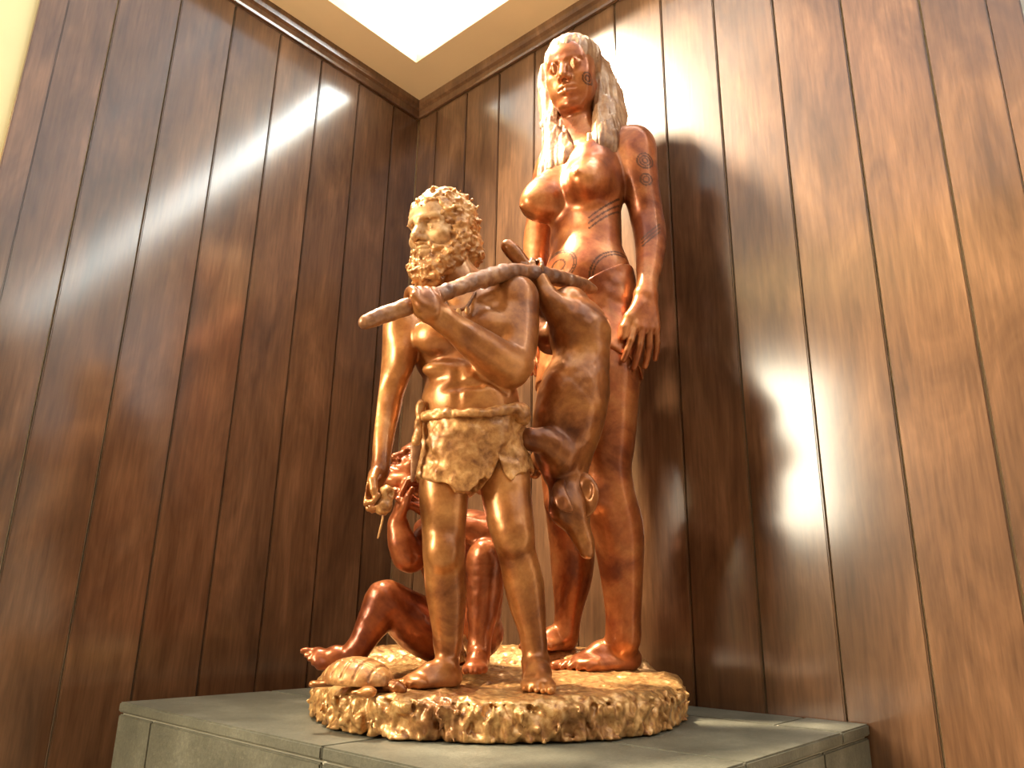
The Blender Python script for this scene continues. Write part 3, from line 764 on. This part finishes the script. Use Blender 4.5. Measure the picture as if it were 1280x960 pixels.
# engraved tattoo lines as a vertex attribute
V = v.V; e = np.zeros(len(V), np.float32)
def rings(c, rad, wd=.0032, xmax=9):
    d = np.hypot(V[:, 0] - c[0], V[:, 2] - c[2])
    for r in rad: e[(np.abs(d - r) < wd) & (V[:, 0] < xmax) & (V[:, 1] < c[1] + .10)] = 1
def stripe(a, b, rad=.0034):
    a, b = np.array(a), np.array(b); k = np.array((1, 0, 1)); ba = (b - a) * k
    W_ = (V - a) * k; t = np.clip(W_ @ ba / (ba @ ba), 0, 1); p = W_ - t[:, None] * ba
    e[(np.linalg.norm(p, axis=1) < rad) & (V[:, 1] < max(a[1], b[1]) + .08)] = 1
rings((-0.170, -0.130, 1.376), (.022, .052, .060)); rings((0.047, -0.130, 1.309), (.100, .112), xmax=(0.075, -0.050, 1.346)[0])
rings((0.150, -0.125, 1.793), (.010, .020, .030)); rings((0.153, -0.125, 1.719), (.012, .022)); rings((-0.057, -0.100, 2.167), (.010, .020))
for i in range(3): stripe((-0.061, -0.120, 1.559), (0.056, -0.050, 1.654)) if i == 0 else stripe((np.array((-0.061, -0.120, 1.559)) - [0, 0, .022 * i]), (np.array((0.056, -0.050, 1.654)) - [0, 0, .022 * i]))
for i in range(3): stripe(np.array((0.129, -0.100, 1.476)) - [0, 0, .016 * i], np.array((0.195, -0.100, 1.536)) - [0, 0, .016 * i])
at = body.data.attributes.new('engraved', 'FLOAT', 'POINT'); at.data.foreach_set('value', e)

# long straight hair parted in the middle
hv = Vol((-.3, -.3, 1.75), (.26, .26, 2.56), .0034)
hp = [ell(off(wc, WH, (0, -.018, .045), WS), tuple(x * WS for x in (.088, .102, .087)), WH, .02)]
hv.run(hp)
hv.run([ell(off(wc, WH, (0, .080, -.025), WS), tuple(x * WS for x in (.056, .075, .098)), WH, .012, -1)])
hp = []
hp += limb([(0.001, 0.000, 2.323, 0.046), (0.022, 0.000, 2.214, 0.055), (0.039, -0.020, 2.086, 0.063), (0.031, -0.060, 1.965, 0.062), (0.010, -0.090, 1.884, 0.052)], .02, (unit((.35, -.94, 0)), 1.5))
hp += limb([(0.013, 0.070, 2.357, 0.047), (0.048, 0.080, 2.231, 0.060), (0.069, 0.060, 2.108, 0.055)], .02)
hp += limb([(-0.061, 0.110, 2.360, 0.085), (-0.040, 0.130, 2.236, 0.098), (-0.024, 0.140, 2.106, 0.110), (-0.024, 0.120, 1.959, 0.098)], .03)
hp += limb([(-0.206, 0.045, 2.344, 0.030), (-0.209, 0.060, 2.249, 0.033), (-0.196, 0.050, 2.115, 0.039), (-0.179, 0.000, 1.956, 0.044), (-0.190, -0.020, 1.870, 0.044), (-0.209, -0.030, 1.807, 0.034), (-0.233, -0.035, 1.761, 0.015)], .015, (unit((-.4, -.9, 0)), 1.6))
hp += limb([(-0.163, 0.050, 2.096, 0.036), (-0.151, 0.000, 1.968, 0.035), (-0.142, -0.050, 1.879, 0.031), (-0.161, -0.060, 1.820, 0.018)], .012, (unit((-.4, -.9, 0)), 1.6))
random.seed(5)
for k in range(9):
    hp += limb([tuple(a + b for a, b in zip((-0.010, -0.085, 1.929), ((k - 3.5) * .0115, -.008 + .006 * (k % 2) - .002 * k, 0))) + (.013,), tuple(a + b for a, b in zip((-0.014, -0.105, 1.845), ((k - 3.6) * .0135, -.004 + .004 * (k % 3), random.uniform(-.012, .012)))) + (.004,)], .006)
hv.run(hp)
hv.rough(.006, 60, 1, 1, .10, 2); hv.rough(.002, 130, 1, 1, .12, 1)
hv.run([cap(off(wc, WH, (0, .09, .118), WS), off(wc, WH, (0, -.03, .142), WS), .008, .007, .012, -1)])
hv.obj('hair', HAIRW, wom)

# hide wrap around her hips
lc = Vol((-.32, -.32, .85), (.3, .34, 1.45), .0042)
cloth(lc, w_low + [ell((-0.057, 0.000, 1.383), (.165, .122, .13), WF, .06), ell((-0.110, -0.060, 1.370), (.10, .06, .11), WF, .06)], .009,
      [(-0.254, -0.050, 1.230), (-0.118, -0.050, 1.273), (-0.031, -0.050, 1.325), (0.049, -0.050, 1.371), (0.132, -0.050, 1.395)],
      [(-0.302, -0.050, 0.973), (-0.162, -0.050, 0.981), (-0.050, -0.050, 1.037), (0.021, -0.050, 1.032), (0.090, -0.050, 0.992), (0.133, -0.050, 0.940), (0.172, -0.050, 0.935)], (), (.0022, 24))
lc.obj('hip_wrap', SKIN_W, wom)

# ------------------------------------------------------------------ seated figure
sit = root('seated_statue', (1.236, -0.746, 1.100))
tag(sit, 'dark red bronze statue of a seated figure with hands raised to the mouth', 'statue')
sb = foot((-0.280, -0.060, 0.025), (-.92, -.30, .16), .185, 1, (-0.290, -0.100, 0.074), .026, (.25, -.66, .70))
SF = frame((-.45, -.89, 0))
sb += [ell((-0.005, 0.140, 0.123), (.145, .12, .095), SF, .04), ell((-0.015, 0.150, 0.240), (.115, .09, .12), SF, .05), ell((-0.032, 0.120, 0.380), (.13, .095, .13), SF, .05), ell((-0.039, 0.100, 0.456), (.15, .07, .06), SF, .04)]
sb += limb([(-0.057, 0.080, 0.116, 0.084), (-0.133, 0.000, 0.157, 0.074), (-0.191, -0.060, 0.206, 0.053), (-0.223, -0.080, 0.226, 0.043), (-0.240, -0.080, 0.180, 0.043), (-0.263, -0.090, 0.130, 0.033), (-0.284, -0.100, 0.090, 0.023), (-0.294, -0.100, 0.072, 0.023)], .025, kk=.05)
sb += [ell((-0.226, -0.100, 0.239), (.034, .03, .03), None, .02)]
sb += limb([(0.036, 0.080, 0.142, 0.076), (0.066, 0.000, 0.251, 0.062), (0.076, -0.080, 0.336, 0.046), (0.079, -0.090, 0.350, 0.041), (0.078, -0.085, 0.284, 0.046), (0.073, -0.080, 0.192, 0.038), (0.068, -0.085, 0.112, 0.024), (0.065, -0.090, 0.073, 0.023)], .025, kk=.05)
sb += [ell((0.076, -0.105, 0.361), (.034, .03, .034), None, .02)]
sb += foot((0.069, -0.045, 0.025), (-.08, -1, 0), .185, 1, (0.065, -0.090, 0.073), .024)
# arms lifted to the mouth
sb += limb([(-0.108, 0.040, 0.428, 0.044), (-0.134, -0.030, 0.372, 0.040), (-0.157, -0.070, 0.345, 0.037), (-0.178, -0.080, 0.387, 0.036), (-0.193, -0.080, 0.435, 0.025), (-0.197, -0.080, 0.459, 0.021)], .02, kk=.04)
sb += limb([(0.046, 0.060, 0.453, 0.047), (0.085, -0.020, 0.436, 0.043), (0.093, -0.050, 0.413, 0.037), (0.021, -0.060, 0.436, 0.035), (-0.067, -0.060, 0.464, 0.026), (-0.106, -0.060, 0.488, 0.023)], .02, kk=.04)
sb += hand((-0.197, -0.080, 0.459), (.08, -.12, .98), (.95, .2, -.1), .86, -1, (.35, .7, .5), .05)
sb += hand((-0.103, -0.060, 0.486), (-.75, -.1, .62), (-.5, .1, -.85), .86, 1, (.35, .6, .5), .05)
sb += limb([(-0.055, 0.100, 0.469, 0.048), (-0.093, 0.050, 0.523, 0.042), (-0.137, 0.020, 0.588, 0.047)], .03)
SH = frame((-.62, -.55, .56)); sc = (-0.155, 0.020, 0.628)
sb += head(sc, SH, .92, .9, True)
v = Vol((-.52, -.40, -.02), (.30, .36, .82), .0034); v.run(sb); v.rough(.0014, 34)
v.obj('body', SKIN_S, sit)
hv = Vol((-.4, -.14, .4), (.12, .32, .86), .0034)
hv.run([ell(off(sc, SH, (0, -.022, .042), .92), (.082, .092, .080), SH, .02)])
hv.run([ell(off(sc, SH, (0, .085, -.02), .92), (.055, .062, .085), SH, .012, -1)])
hv.run(limb([(-0.116, 0.100, 0.643, 0.060), (-0.084, 0.140, 0.568, 0.060), (-0.056, 0.180, 0.478, 0.055)], .02)); hv.rough(.006, 60, 1, 1, .3)
hv.obj('hair', DARKB, sit)
# strands of a leaf skirt between the legs
sk = Vol((-.16, -.1, .0), (.16, .3, .46), .0032); random.seed(2)
for i in range(14):
    a, b, c = np.array((-0.003, 0.070, 0.264)), np.array((0.006, 0.020, 0.166)), np.array((0.015, -0.020, 0.045))
    r = lambda s: np.array((random.uniform(-.022, .022) * s, random.uniform(-.02, .02), random.uniform(-.01, .01)))
    sk.run(limb(curve([tuple(a + r(1)) + (.007,), tuple(b + r(1.1)) + (.008,), tuple(c + r(1.4)) + (.005,)], 3), .003, ((0, 1, 0), 1.8)))
sk.obj('leaf_skirt', PATINA, sit)

# ------------------------------------------------------------------ turtle on the ground disc
tur = root('turtle', (1.314, -1.172, 1.100))
tag(tur, 'small bronze turtle lying at the front rim of the ground slab', 'turtle')
tb = Vol((-.13, -.14, -.02), (.2, .12, .1), .0022)
T_ax = frame((.90, -.42, -.05))
tb.run([ell((-.005, .0, .022), (.074, .098, .056), T_ax, .01)])
def tf(X, Y, Z, d): return np.maximum(d, .012 - Z)
tb.field(tf)
# scute seams
for a in range(-2, 3):
    c = off((-.005, 0, .022), T_ax, (0, a * .034, 0)); q = [off(c, T_ax, (.074 * (1 - (a * .034 / .098) ** 2) ** .5 * math.sin(t), 0, .056 * (1 - (a * .034 / .098) ** 2) ** .5 * math.cos(t))) for t in np.linspace(-1.4, 1.4, 9)]
    for i in range(8): tb.run([cap(q[i], q[i + 1], .003, .003, .003, -1)])
for s in (-1, 1):
    q = [off((-.005, 0, .022), T_ax, (s * .036 * (1 - (t / .098) ** 2) ** .5, t, .049 * (1 - (t / .098) ** 2) ** .5)) for t in np.linspace(-.085, .085, 9)]
    for i in range(8): tb.run([cap(q[i], q[i + 1], .003, .003, .003, -1)])
shell = tb.obj('shell', PATINA, tur)
def bit(name, pts, flat=((0, 0, 1), 1.7)):
    f = Vol([min(p[i] for p in pts) - .05 for i in range(3)], [max(p[i] for p in pts) + .05 for i in range(3)], .0026)
    f.run(limb(pts, .006, flat)); f.rough(.002, 60); f.obj(name, SKIN_M, tur)
bit('head', [off((0, 0, .0), T_ax, (0, .085, .016)) + (.014,), off((0, 0, 0), T_ax, (.0, .112, .016)) + (.015,), off((0, 0, 0), T_ax, (0, .128, .012)) + (.011,)], None)
for s in (-1, 1):
    bit('flipper', [off((0, 0, 0), T_ax, (s * .045, .055, .010)) + (.016,), off((0, 0, 0), T_ax, (s * .085, .085, .008)) + (.020,), off((0, 0, 0), T_ax, (s * .105, .06, .006)) + (.010,)])
    bit('flipper', [off((0, 0, 0), T_ax, (s * .045, -.06, .010)) + (.014,), off((0, 0, 0), T_ax, (s * .07, -.088, .008)) + (.014,)])
